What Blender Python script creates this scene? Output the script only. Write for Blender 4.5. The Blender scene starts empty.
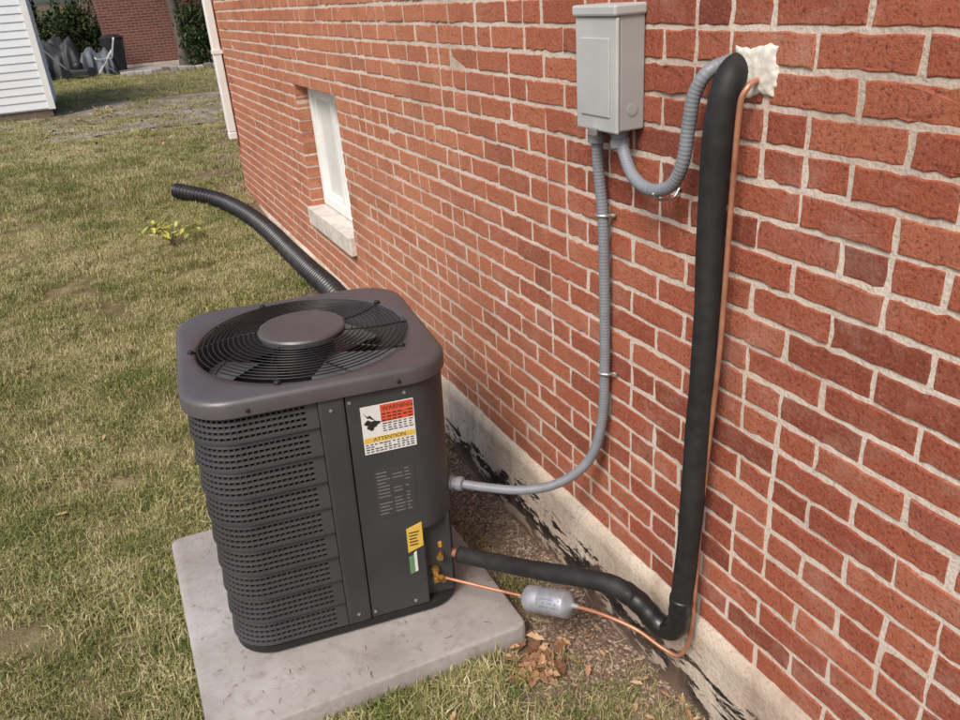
import bpy, math, random
import numpy as np
from mathutils import Vector, Matrix, noise as mn
random.seed(7); R=np.random.RandomState(5)
S=bpy.context.scene
# ---------------------------------------------------------------- helpers
def mesh_obj(name,verts,faces,mat=None,parent=None,smooth=False):
    me=bpy.data.meshes.new(name); me.from_pydata([tuple(v) for v in verts],[],[tuple(f) for f in faces])
    if mat: me.materials.append(mat)
    if smooth: me.polygons.foreach_set('use_smooth',[True]*len(me.polygons))
    me.update()
    ob=bpy.data.objects.new(name,me); S.collection.objects.link(ob)
    if parent: ob.parent=parent
    return ob
def empty(name,loc=(0,0,0),rz=0):
    e=bpy.data.objects.new(name,None); e.location=loc; e.rotation_euler=(0,0,rz); e.empty_display_size=.1
    S.collection.objects.link(e); return e
class NB:
    def __init__(s,name):
        s.m=bpy.data.materials.new(name); s.m.use_nodes=True; s.t=s.m.node_tree; s.n=s.t.nodes; s.b=s.n['Principled BSDF']; s.pos=None
    def add(s,ty,**k):
        nd=s.n.new(ty)
        for a,v in k.items(): setattr(nd,a,v)
        return nd
    def link(s,a,b): s.t.links.new(a,b)
    def val(s,sock,v):
        if hasattr(v,'node'): s.link(v,sock)
        else: sock.default_value=v
    def P(s):
        if not s.pos: s.pos=s.add('ShaderNodeNewGeometry')
        return s.pos
    def mapped(s,scale=(1,1,1)):
        mp=s.add('ShaderNodeMapping'); mp.inputs['Scale'].default_value=scale
        s.link(s.P().outputs['Position'],mp.inputs['Vector'])
        return mp.outputs[0]
    def noise(s,scale,detail=4,rough=.55,vec=None,dist=0):
        nd=s.add('ShaderNodeTexNoise'); nd.inputs['Scale'].default_value=scale; nd.inputs['Detail'].default_value=detail
        nd.inputs['Roughness'].default_value=rough; nd.inputs['Distortion'].default_value=dist
        s.link(vec if vec else s.P().outputs['Position'],nd.inputs['Vector']); return nd.outputs['Fac']
    def vor(s,scale,vec=None,feature='F1',out='Distance'):
        nd=s.add('ShaderNodeTexVoronoi',feature=feature); nd.inputs['Scale'].default_value=scale
        s.link(vec if vec else s.P().outputs['Position'],nd.inputs['Vector']); return nd.outputs[out]
    def ramp(s,fac,stops,interp='LINEAR'):
        nd=s.add('ShaderNodeValToRGB'); nd.color_ramp.interpolation=interp
        e=nd.color_ramp.elements
        while len(e)<len(stops): e.new(.5)
        for i,(p,c) in enumerate(stops):
            e[i].position=p
            if not hasattr(c,'__len__'): c=(c,c,c)
            e[i].color=(c[0],c[1],c[2],1)
        s.link(fac,nd.inputs[0]); return nd.outputs[0]
    def mix(s,fac,a,b,mode='MIX'):
        nd=s.add('ShaderNodeMix',data_type='RGBA',blend_type=mode)
        s.val(nd.inputs[0],fac)
        for i,v in ((6,a),(7,b)):
            if not hasattr(v,'node') and len(v)==3: v=(*v,1)
            s.val(nd.inputs[i],v)
        return nd.outputs[2]
    def math(s,op,a,b=0.,c=0.,clamp=False):
        nd=s.add('ShaderNodeMath',operation=op,use_clamp=clamp)
        s.val(nd.inputs[0],a); s.val(nd.inputs[1],b); s.val(nd.inputs[2],c); return nd.outputs[0]
    def xyz(s):
        nd=s.add('ShaderNodeSeparateXYZ'); s.link(s.P().outputs['Position'],nd.inputs[0]); return nd.outputs
    def bump(s,h,strength=.5,dist=.002):
        nd=s.add('ShaderNodeBump'); nd.inputs['Strength'].default_value=strength; nd.inputs['Distance'].default_value=dist
        s.link(h,nd.inputs['Height']); s.link(nd.outputs[0],s.b.inputs['Normal']); return nd
    def fin(s,col=None,rough=None,metal=None,spec=None):
        if col is not None:
            if not hasattr(col,'node') and len(col)==3: col=(*col,1)
            s.val(s.b.inputs['Base Color'],col)
        if rough is not None: s.val(s.b.inputs['Roughness'],rough)
        if metal is not None: s.val(s.b.inputs['Metallic'],metal)
        if spec is not None: s.val(s.b.inputs['Specular IOR Level'],spec)
        return s.m
def simple(name,col,rough=.5,metal=0,var=.15,nscale=30,bump=0,spec=None):
    n=NB(name); f=n.noise(nscale,5)
    f2=n.noise(nscale*.2,3)
    k=n.math('ADD',n.math('MULTIPLY',f,.6),n.math('MULTIPLY',f2,.4))
    a=tuple(max(0,c*(1-var*1.6)) for c in col); b=tuple(min(1,c*(1+var*1.6)) for c in col)
    c=n.ramp(k,[(.3,a),(.7,b)])
    if bump: n.bump(f,bump,.001)
    return n.fin(c,n.math('ADD',n.math('MULTIPLY',f2,.2),rough-.1),metal,spec)
# ---------------------------------------------------------------- materials
def m_brick():
    n=NB('brick_face'); rnd=n.P().outputs['Random Per Island']
    c=n.ramp(rnd,[(0,(.215,.056,.036)),(.12,(.28,.074,.042)),(.35,(.335,.090,.050)),(.6,(.365,.104,.058)),(.85,(.415,.135,.075)),(1,(.31,.088,.058))])
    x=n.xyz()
    far=n.ramp(n.math('MULTIPLY',x['Y'],.125),[(.2,0.),(.38,.85),(.75,.65)])  # pale glare along the farther wall, painted into the brick colour
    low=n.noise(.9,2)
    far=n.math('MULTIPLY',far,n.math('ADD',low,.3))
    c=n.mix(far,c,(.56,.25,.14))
    g=n.noise(135,5,.72); g2=n.noise(38,4,.65)
    c=n.mix(n.ramp(g,[(.35,.85),(.475,0.)]),c,(.10,.028,.020))
    c=n.mix(n.ramp(g,[(.58,0.),(.70,.55)]),c,(.55,.25,.16))
    c=n.mix(n.ramp(g2,[(.5,0.),(.8,.32)]),c,(.50,.22,.14))
    dust=n.ramp(n.noise(6,7,.75),[(.52,0.),(.74,.40)])
    c=n.mix(dust,c,(.52,.35,.27))
    drk=n.ramp(n.noise(2.6,5,.7),[(.50,0.),(.72,.35)])
    c=n.mix(drk,c,(.18,.06,.045))
    h=n.math('ADD',n.math('MULTIPLY',g,1.0),n.math('MULTIPLY',g2,.6))
    n.bump(h,.85,.005)
    return n.fin(c,.88,0,.25)
def m_mortar():
    n=NB('mortar'); g=n.noise(120,4,.7); l=n.noise(3,6,.65)
    c=n.ramp(l,[(.3,(.44,.35,.29)),(.5,(.58,.49,.42)),(.8,(.70,.61,.54))])
    c=n.mix(n.ramp(g,[(.34,.5),(.48,0.)]),c,(.34,.23,.18))
    n.bump(n.math('ADD',g,n.noise(30,3)),.7,.004)
    return n.fin(c,.95,0,.2)
def m_found():
    n=NB('foundation_parging'); g=n.noise(90,4,.7); l=n.noise(2.6,6,.65)
    c=n.ramp(l,[(.3,(.38,.30,.235)),(.48,(.54,.45,.37)),(.62,(.66,.58,.50)),(.8,(.72,.65,.58))])
    c=n.mix(n.ramp(g,[(.34,.5),(.5,0.)]),c,(.28,.20,.15))
    z=n.xyz()['Z']
    zz=n.ramp(z,[(0.,1.),(.09,1.),(.17,.70),(.24,.30),(.3,0.)])
    pn=n.noise(1,7,.72,n.mapped((9,4.0,14)),.35)
    m=n.ramp(n.math('ADD',pn,n.math('MULTIPLY',zz,.225)),[(.685,0.),(.698,1.)])
    c=n.mix(m,c,(.020,.019,.019))
    dirt=n.ramp(n.math('ADD',z,n.math('MULTIPLY',n.noise(14,5),.12)),[(.05,.75),(.15,0.)])
    c=n.mix(dirt,c,(.24,.16,.11))
    st=n.ramp(n.noise(1,5,.6,n.mapped((5,11,2.5))),[(.5,0.),(.72,.5)])
    c=n.mix(st,c,(.27,.18,.13))
    n.bump(n.math('SUBTRACT',n.math('ADD',g,n.noise(14,5)),n.math('MULTIPLY',m,.6)),.6,.008)
    return n.fin(c,n.math('SUBTRACT',.92,n.math('MULTIPLY',m,.4)),0,.3)
def m_concrete():
    n=NB('pad_concrete'); g=n.noise(160,4,.7); l=n.noise(4.5,7,.65)
    c=n.ramp(l,[(.28,(.26,.24,.23)),(.5,(.35,.33,.32)),(.75,(.43,.41,.40))])
    c=n.mix(n.ramp(n.noise(22,6,.7),[(.52,0.),(.68,.55)]),c,(.21,.17,.145))
    c=n.mix(n.ramp(n.noise(1.9,6,.7),[(.46,0.),(.66,.42)]),c,(.22,.19,.165))
    z=n.xyz()['Z']
    c=n.mix(n.ramp(n.math('ADD',z,n.math('MULTIPLY',n.noise(18,4),.06)),[(.035,.7),(.075,0.)]),c,(.2,.15,.11))
    n.bump(n.math('ADD',n.math('MULTIPLY',g,.5),l),.5,.004)
    return n.fin(c,.8,0,.3)
def m_soil():
    n=NB('ground_soil'); mid=n.noise(9,6,.65); fine=n.noise(95,5,.7)
    thatch=n.ramp(mid,[(.3,(.10,.08,.04)),(.5,(.20,.16,.085)),(.72,(.35,.285,.17))])
    thatch=n.mix(n.ramp(n.noise(1.6,4),[(.42,0.),(.62,.5)]),thatch,(.13,.13,.05))
    x=n.xyz()
    dirt=n.ramp(n.noise(26,6,.72),[(.28,(.10,.064,.047)),(.5,(.21,.142,.105)),(.75,(.36,.27,.215))])
    wob=n.math('MULTIPLY',n.noise(2.5,5),.5)
    bx=n.math('DIVIDE',n.math('ADD',x['X'],wob),3.)
    band=n.ramp(bx,[(.30,0.),(.355,1.)])
    c=n.mix(band,thatch,dirt)
    far=n.ramp(n.math('DIVIDE',x['Y'],40.),[(.25,0.),(.4,1.)])
    c=n.mix(n.math('MULTIPLY',far,n.ramp(n.noise(1.1,5),[(.4,.2),(.6,.9)])),c,(.15,.15,.06))
    c=n.mix(n.ramp(fine,[(.3,.6),(.5,0.)]),c,(.05,.036,.025))
    n.bump(n.math('ADD',fine,n.math('MULTIPLY',mid,1.5)),.9,.012)
    return n.fin(c,.95,0,.15)
def m_grass():
    n=NB('grass_blade'); rnd=n.P().outputs['Random Per Island']
    p1=n.noise(1.0,3,.65); p2=n.noise(4.5,4,.65)
    k=n.math('ADD',n.math('MULTIPLY',p1,.95),n.math('MULTIPLY',p2,.95))
    k=n.math('SUBTRACT',k,.28)
    k=n.math('ADD',k,n.math('MULTIPLY',n.math('SUBTRACT',rnd,.5),.60))
    c=n.ramp(k,[(.34,(.095,.130,.032)),(.48,(.165,.195,.055)),(.62,(.265,.262,.088)),(.76,(.41,.355,.165)),(.94,(.56,.48,.29))])
    return n.fin(c,.6,0,.3)
def m_leafc(name,stops):
    n=NB(name); c=n.ramp(n.P().outputs['Random Per Island'],stops); return n.fin(c,.6,0,.3)
M={}
M['brick']=m_brick(); M['mortar']=m_mortar(); M['found']=m_found(); M['pad']=m_concrete(); M['soil']=m_soil(); M['grass']=m_grass()
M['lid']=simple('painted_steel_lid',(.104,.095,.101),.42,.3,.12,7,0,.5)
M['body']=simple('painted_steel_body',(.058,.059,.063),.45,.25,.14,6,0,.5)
M['louver']=simple('louver_steel',(.058,.059,.063),.5,.2,.14,6,0,.5)
M['black']=simple('black_plastic',(.012,.012,.012),.5,0,.2,40)
M['blade']=simple('fan_blade_metal',(.16,.16,.17),.4,.3,.2,10)
M['dark']=simple('dark_interior',(.008,.008,.008),.8,0,.2,30)
M['wire']=simple('black_wire',(.012,.012,.013),.4,0,.1,30)
M['foamtube']=simple('rubber_insulation',(.018,.018,.019),.62,0,.35,35,.5,.35)
M['tape']=simple('black_tape',(.014,.014,.015),.35,0,.3,60,.3)
def m_copper():
    n=NB('copper'); c=n.ramp(n.noise(14,5),[(.3,(.30,.13,.08)),(.55,(.50,.235,.145)),(.75,(.60,.33,.21))]); return n.fin(c,.42,.5)
M['copper']=m_copper()
M['brass']=simple('brass',(.50,.30,.09),.35,.85,.25,60)
M['conduit']=simple('grey_pvc_conduit',(.20,.21,.235),.45,0,.12,25,0,.5)
M['box']=simple('grey_enamel_box',(.45,.465,.455),.42,.1,.08,9,0,.5)
M['boxshade']=simple('box_side_shaded',(.36,.37,.365),.45,.1,.06,9)  # darker copy of the box grey: side shading put into the colour
M['galv']=simple('galvanised_steel',(.5,.5,.5),.35,.8,.15,60)
M['drier']=simple('filter_drier_paint',(.34,.35,.385),.4,.35,.15,50)
M['white']=simple('white_paint',(.74,.74,.72),.5,0,.06,8)
M['siding']=simple('white_vinyl_siding',(.72,.75,.78),.55,0,.04,3)
M['foam']=simple('expanding_foam',(.64,.60,.54),.9,0,.22,60,.8)
M['stone']=simple('sill_stone',(.55,.50,.45),.85,0,.2,18,.5)
M['glass']=simple('window_pane',(.30,.33,.36),.08,0,.1,2,0,.8)
M['blind']=simple('window_blind',(.62,.62,.60),.6,0,.06,8)
M['corr']=simple('corrugated_black_plastic',(.020,.020,.023),.38,0,.4,12,0,.5)
M['labw']=simple('label_white',(.70,.70,.70),.4,0,.03,30)
M['labk']=simple('label_ink',(.02,.02,.02),.5,0,.1,30)
M['labr']=simple('label_red',(.62,.09,.04),.4,0,.04,30)
M['laby']=simple('label_yellow',(.70,.47,.08),.4,0,.05,30)
M['labg']=simple('label_green',(.12,.26,.13),.4,0,.05,30)
M['rate']=simple('rating_plate',(.085,.083,.088),.35,.4,.05,30)
M['rateink']=simple('rating_ink',(.20,.20,.21),.5,.2,.05,30)
M['leaf']=m_leafc('dead_leaf',[(0,(.14,.065,.035)),(.4,(.27,.14,.075)),(.75,(.40,.24,.13)),(1,(.50,.34,.21))])
M['sap']=m_leafc('sapling_leaf',[(0,(.38,.38,.06)),(.5,(.52,.50,.10)),(1,(.22,.30,.06))])
M['shrub']=m_leafc('shrub_leaf',[(0,(.015,.03,.01)),(.5,(.035,.06,.018)),(1,(.07,.10,.03))])
M['twig']=simple('twig',(.15,.10,.065),.9,0,.3,60)
M['bark']=simple('bark',(.10,.085,.07),.9,0,.3,20,.6)
M['gravel']=m_leafc('gravel_stone',[(0,(.16,.14,.12)),(.5,(.28,.25,.22)),(1,(.42,.38,.35))])
M['roof']=simple('roof_shingle',(.09,.08,.075),.9,0,.3,12,.5)
M['wood']=simple('weathered_wood',(.16,.12,.09),.85,0,.3,14,.4)
M['tarp']=simple('dark_fabric',(.025,.027,.03),.6,0,.4,6,.3)
M['slab']=simple('patio_concrete',(.30,.29,.28),.9,0,.15,3,.3)
# ---------------------------------------------------------------- geometry utils
def boxv(x0,x1,y0,y1,z0,z1,base=0):
    v=[(x0,y0,z0),(x1,y0,z0),(x1,y1,z0),(x0,y1,z0),(x0,y0,z1),(x1,y0,z1),(x1,y1,z1),(x0,y1,z1)]
    f=[(0,3,2,1),(4,5,6,7),(0,1,5,4),(1,2,6,5),(2,3,7,6),(3,0,4,7)]
    return v,[tuple(i+base for i in q) for q in f]
def boxes(name,lst,mat,parent=None,bevel=0):
    V=[];F=[]
    for b in lst:
        v,f=boxv(*b,base=len(V)); V+=v;F+=f
    o=mesh_obj(name,V,F,mat,parent)
    if bevel:
        m=o.modifiers.new('b','BEVEL'); m.width=bevel; m.segments=2; m.limit_method='ANGLE'
    return o
def spline(pts,step=.01):
    P=[Vector(p) for p in pts]; P=[P[0]*2-P[1]]+P+[P[-1]*2-P[-2]]
    out=[]
    for i in range(1,len(P)-2):
        p0,p1,p2,p3=P[i-1:i+3]; L=(p2-p1).length
        t0=0;t1=t0+max(1e-4,(p1-p0).length)**.5;t2=t1+L**.5;t3=t2+max(1e-4,(p3-p2).length)**.5
        n=max(2,int(L/step*2))
        for k in range(n):
            t=t1+(t2-t1)*k/n
            A1=p0*((t1-t)/(t1-t0))+p1*((t-t0)/(t1-t0));A2=p1*((t2-t)/(t2-t1))+p2*((t-t1)/(t2-t1));A3=p2*((t3-t)/(t3-t2))+p3*((t-t2)/(t3-t2))
            B1=A1*((t2-t)/(t2-t0))+A2*((t-t0)/(t2-t0));B2=A2*((t3-t)/(t3-t1))+A3*((t-t1)/(t3-t1))
            out.append(B1*((t2-t)/(t2-t1))+B2*((t-t1)/(t2-t1)))
    out.append(P[-2])
    d=[0]
    for a,b in zip(out,out[1:]): d.append(d[-1]+(b-a).length)
    n=max(2,int(d[-1]/step)); j=0
    res=[]
    for k in range(n+1):
        s=d[-1]*k/n
        while j<len(d)-2 and d[j+1]<s: j+=1
        u=(s-d[j])/max(1e-9,d[j+1]-d[j]); res.append(out[j].lerp(out[j+1],min(1,u)))
    return res
def tube(name,pts,r,mat,parent=None,step=.01,seg=16,rf=None,sm=True):
    P=spline(pts,step) ; V=[];F=[]
    t=(P[1]-P[0]).normalized(); up=Vector((0,0,1)) if abs(t.z)<.9 else Vector((1,0,0))
    nrm=t.cross(up).normalized(); s=0
    for i,p in enumerate(P):
        if i>0: s+=(p-P[i-1]).length
        tt=(P[min(i+1,len(P)-1)]-P[max(i-1,0)]).normalized()
        nrm=(nrm-tt*nrm.dot(tt)).normalized(); bi=tt.cross(nrm)
        rr=r*(rf(s) if rf else 1)
        for k in range(seg):
            a=2*math.pi*k/seg; V.append(p+(nrm*math.cos(a)+bi*math.sin(a))*rr)
    n=len(P)
    for i in range(n-1):
        for k in range(seg):
            a=i*seg+k;b=i*seg+(k+1)%seg; F.append((a,b,b+seg,a+seg))
    F.append(tuple(range(seg))[::-1]); F.append(tuple((n-1)*seg+k for k in range(seg)))
    return mesh_obj(name,V,F,mat,parent,smooth=sm)
def lathe(name,prof,mat,parent=None,loc=(0,0,0),axis=(0,0,1),seg=32,smooth=True):
    V=[];F=[]
    for r,z in prof:
        for k in range(seg):
            a=2*math.pi*k/seg; V.append((r*math.cos(a),r*math.sin(a),z))
    n=len(prof)
    for i in range(n-1):
        for k in range(seg):
            a=i*seg+k;b=i*seg+(k+1)%seg; F.append((a,b,b+seg,a+seg))
    F.append(tuple(range(seg))[::-1]); F.append(tuple((n-1)*seg+k for k in range(seg)))
    q=Vector((0,0,1)).rotation_difference(Vector(axis).normalized())
    V=[q@Vector(v)+Vector(loc) for v in V]
    o=mesh_obj(name,V,F,mat,parent,smooth=smooth)
    if smooth:
        m=o.modifiers.new('e','EDGE_SPLIT'); m.split_angle=math.radians(40)
    return o
def par(o,p):
    o.parent=p; o.matrix_parent_inverse=Matrix.Translation(p.location).inverted(); return o
def sstep(t): t=max(0,min(1,t)); return t*t*(3-2*t)
def gbase(y): return .5*sstep((y-3)/6)
def bare(x,y):
    e=.80 if y<3.4 else .80+.2*min(1,(y-3.4)/1.0)
    return 1/(1+math.exp(-(x-(e+.14*mn.noise(Vector((y*1.7,3,0)))+.07*mn.noise(Vector((y*7,x*7,0)))))*20))
def gh(x,y):
    h=.018*mn.noise(Vector((x*.9,y*.9,0)))+.008*mn.noise(Vector((x*5,y*5,3)))+.004*mn.noise(Vector((x*16,y*16,3)))
    if x>.7: h+= -.012*min(1,max(0,(y-2)/2))
    if x>.6 and y<1.6: h+=.035*min(1,(x-.6)/.5)*min(1,(1.6-y)/.4)
    if -.25<x<.95 and 1.5<y<2.85: h=min(h,.02)*.5
    return h-.004+gbase(y)
# ================================================================ BRICK HOUSE
WX=1.12; YN=-2.6; YF=7.34; ZB=.325; ZT=3.2
CH=.0677; BL=.203; J=.0118
WY0,WY1,WZ0,WZ1=4.03,4.87,ZB+4*CH,ZB+16*CH
house=empty('brick_house',(WX,3,0))
BV=[];BF=[]
def brick(y0,y1,z0,z1):
    if y1-y0<.025: return
    px=WX-R.uniform(-.0012,.0018); ny=max(2,int((y1-y0)/.020)); ring=[]
    for i in range(ny): ring.append((y0+(y1-y0)*i/ny,z0))
    ring+= [(y1,z0),(y1,(z0+z1)/2)]
    for i in range(ny): ring.append((y1-(y1-y0)*i/ny,z1))
    ring+= [(y0,z1),(y0,(z0+z1)/2)]
    n=len(ring); ca=((y0+y1)/2,(z0+z1)/2); j=R.normal(0,.0015,(n,2)); tilt=R.normal(0,.0006,2)
    b=len(BV)
    for dx,ins in ((.10,0),(.0028,0),(.0006,.0014),(0,.0032)):
        for k,(y,z) in enumerate(ring):
            sy=(-1 if y>ca[0]+1e-6 else 1) if abs(y-ca[0])>(y1-y0)/2-1e-5 else 0
            sz=(-1 if z>ca[1] else 1) if abs(z-ca[1])>(z1-z0)/2-1e-5 else 0
            t=tilt[0]*(1 if y>ca[0] else -1)+tilt[1]*(1 if z>ca[1] else -1)
            BV.append((px+dx+(t if dx<.05 else 0),y+j[k,0]+sy*ins,z+j[k,1]+sz*ins))
    for q in range(3):
        for k in range(n):
            a=b+q*n+k;c=b+q*n+(k+1)%n
            BF.append((a,a+n,c+n,c))
    BF.append(tuple(b+3*n+k for k in range(n))[::-1])
nrow=int((ZT-ZB)/CH)
for r in range(nrow):
    z0=ZB+r*CH+J/2+R.normal(0,.0006); z1=z0+CH-J
    segs=[(YF-.5*BL+J/2,YF)] if r%2 else []
    yy=YF-(BL*.5 if r%2 else 0)
    while yy>YN:
        a=yy-BL+J/2+R.normal(0,.0018);b=yy-J/2+R.normal(0,.0014)
        if yy==YF: b=YF
        if R.rand()<(.13 if r%6!=3 else .45):
            m=(a+b)/2+R.normal(0,.002); segs+=[(a,m-J/2),(m+J/2,b)]
        else: segs.append((a,b))
        yy-=BL
    for a,b in segs:
        zc=(z0+z1)/2
        if WZ0<zc<WZ1 and a<WY1 and b>WY0:
            if a<WY0: brick(a,WY0,z0,z1)
            if b>WY1: brick(WY1,b,z0,z1)
            continue
        brick(a,b,z0,z1)
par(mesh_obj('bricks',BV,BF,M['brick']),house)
g=.0027
par(boxes('mortar_wall',[(WX+g,WX+.3,YN,WY0-g,ZB,ZT),(WX+g,WX+.3,WY1+g,YF-.004,ZB,ZT),(WX+g,WX+.3,WY0-g,WY1+g,ZB,WZ0-.01),(WX+g,WX+.3,WY0-g,WY1+g,WZ1+.004,ZT)],M['mortar']),house)
bt=NB('brick_far_wall')
bk=bt.add('ShaderNodeTexBrick'); bk.inputs['Scale'].default_value=1; bk.inputs['Brick Width'].default_value=.2; bk.inputs['Row Height'].default_value=.068; bk.inputs['Mortar Size'].default_value=.006
bk.inputs['Color1'].default_value=(.18,.06,.04,1); bk.inputs['Color2'].default_value=(.12,.042,.032,1); bk.inputs['Mortar'].default_value=(.26,.2,.17,1)
xyz=bt.xyz(); cb=bt.add('ShaderNodeCombineXYZ'); bt.link(bt.math('ADD',xyz['X'],xyz['Y']),cb.inputs[0]); bt.link(xyz['Z'],cb.inputs[1]); bt.link(cb.outputs[0],bk.inputs['Vector'])
M['bfar']=bt.fin(bk.outputs['Color'],.9)
par(boxes('end_walls',[(WX+.31,9,YF-.25,YF-.002,ZB,ZT),(WX+.31,9,YN,YN+.25,ZB,ZT),(8.75,9.0,YN+.26,YF-.26,ZB,ZT)],M['bfar']),house)
V=[];F=[]; ny=280;nz=8
zs=[-.3,-.05,.02,.08,.14,.2,.27,ZB]
for i in range(ny+1):
    y=YN+(YF+.012-YN)*i/ny
    for k in range(nz):
        q=mn.noise(Vector((y*3,zs[k]*5,2)))*.006+mn.noise(Vector((y*13,zs[k]*20,5)))*.0025
        V.append((WX-.012+q-(.006 if k<5 else 0),y,zs[k]+(mn.noise(Vector((y*6,9,1)))*.006 if k==nz-1 else 0)))
    V.append((WX+.02,y,ZB+.001))
st=nz+1
for i in range(ny):
    for k in range(nz):
        a=i*st+k; F.append((a,a+1,a+1+st,a+st))
par(mesh_obj('foundation_wall',V,F,M['found'],smooth=True),house)
par(boxes('foundation_core',[(WX+.03,9,YN+.01,YF+.01,-.3,ZB-.005)],M['found']),house)
V=[(1.0,YN-.3,ZT),(9.4,YN-.3,ZT),(9.4,YF+.3,ZT),(1.0,YF+.3,ZT),(5,YN-.3,ZT+1.9),(5,YF+.3,ZT+1.9)]
par(mesh_obj('roof',V,[(0,3,2,1),(0,4,5,3),(1,2,5,4),(0,1,4),(2,3,5)],M['roof']),house)
wx=WX+.075
fr=[]
a,b,c,d=WY0+.005,WY1-.005,WZ0+.108,WZ1-.003
fw=.05
fr+=[(wx,wx+.05,a,a+fw,c,d),(wx,wx+.05,b-fw,b,c,d),(wx+.002,wx+.05,a+fw,b-fw,d-fw,d),(wx+.002,wx+.05,a+fw,b-fw,c,c+fw)]
mid=(a+b)/2
fr+=[(wx+.012,wx+.045,mid-.022,mid+.022,c+fw,d-fw)]
for (p,q) in ((a+fw,mid-.022),(mid+.022,b-fw)):
    fr+=[(wx+.018,wx+.043,p,p+.028,c+fw,d-fw),(wx+.018,wx+.043,q-.028,q,c+fw,d-fw),(wx+.02,wx+.043,p+.028,q-.028,d-fw-.028,d-fw),(wx+.02,wx+.043,p+.028,q-.028,c+fw,c+fw+.028)]
par(boxes('window_frame',fr,M['white'],bevel=.003),house)
par(boxes('window_glass',[(wx+.034,wx+.038,a+fw,b-fw,c+fw,d-fw)],M['blind']),house)
par(boxes('window_sill',[(WX-.032,WX+.12,WY0-.01,WY1+.02,WZ0-.006,WZ0+.100)],M['stone'],bevel=.006),house)
par(boxes('window_inner_wall',[(WX+.15,WX+.29,WY0-.05,WY1+.05,WZ0-.05,WZ1+.05)],M['dark']),house)
dx,dy=WX-.075,YF-.16
par(boxes('downspout',[(dx,dx+.065,dy,dy+.08,.88,ZT-.1),(dx-.001,dx+.066,dy-.001,dy+.081,.82,.88)],M['white'],bevel=.008),house)
par(boxes('downspout_strap',[(dx-.004,WX,dy-.006,dy+.09,1.5,1.53)],M['white']),house)
# ================================================================ CONCRETE PAD
def rr(hx,hy,rc,n=10):
    pts=[]
    for cx,cy,a0 in ((hx-rc,-hy+rc,-90),(hx-rc,hy-rc,0),(-hx+rc,hy-rc,90),(-hx+rc,-hy+rc,180)):
        for k in range(n+1):
            a=math.radians(a0+90*k/n); pts.append((cx+rc*math.cos(a),cy+rc*math.sin(a)))
    return pts
def loft(name,rings,mat,loc=(0,0,0),captop=True,capbot=True,parent=None,smooth=True,ang=35,rz=0,ry=0):
    V=[];F=[];n=len(rings[0][0])
    for pts,z in rings:
        for p in pts: V.append((p[0],p[1],z))
    for i in range(len(rings)-1):
        for k in range(n):
            a=i*n+k;b=i*n+(k+1)%n;F.append((a,b,b+n,a+n))
    if capbot:F.append(tuple(range(n))[::-1])
    if captop:F.append(tuple((len(rings)-1)*n+k for k in range(n)))
    o=mesh_obj(name,V,F,mat,parent,smooth=smooth); o.location=loc; o.rotation_euler=(0,ry,rz)
    if smooth:
        m=o.modifiers.new('e','EDGE_SPLIT'); m.split_angle=math.radians(ang)
    return o
PADT=.078; TILT=math.radians(1.5)   # pad has settled slightly toward the house
def padring(ins,z):
    pts=rr(.472-ins,.497-ins,.03,10)
    return ([(p[0],p[1]) for p in pts],z)
pad=loft('concrete_pad',[padring(-.008,-.10),padring(-.004,PADT-.010),padring(-.001,PADT-.003),padring(.005,PADT)],M['pad'],loc=(.37,2.19,0),rz=math.radians(-.5),ry=TILT)
# ================================================================ AIR CONDITIONER
AC=empty('air_conditioner',(.402,2.258,0),math.radians(-6.0)); AC.rotation_euler=(0,TILT,math.radians(-6.0))
def A(o): o.parent=AC; return o
H=.347;RC=.115
LT=.935
Z0,Z1=.118,LT-.045
st_len=H-RC; arc=math.pi/2*RC; PER=8*st_len+4*arc
def path(s):
    s%=PER
    segs=[('l',(0,-H),(1,0),st_len),('a',(H-RC,-H+RC),-90,arc),('l',(H,-H+RC),(0,1),2*st_len),('a',(H-RC,H-RC),0,arc),('l',(H-RC,H),(-1,0),2*st_len),('a',(-H+RC,H-RC),90,arc),('l',(-H,H-RC),(0,-1),2*st_len),('a',(-H+RC,-H+RC),180,arc),('l',(-H+RC,-H),(1,0),st_len)]
    for t,p,q,L in segs:
        if s<=L+1e-9:
            if t=='l':
                return (p[0]+q[0]*s,p[1]+q[1]*s),(q[1],-q[0])
            an=math.radians(q)+s/RC; return (p[0]+RC*math.cos(an),p[1]+RC*math.sin(an)),(math.cos(an),math.sin(an))
        s-=L
    return path(0)
SEAM=-.012
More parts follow.
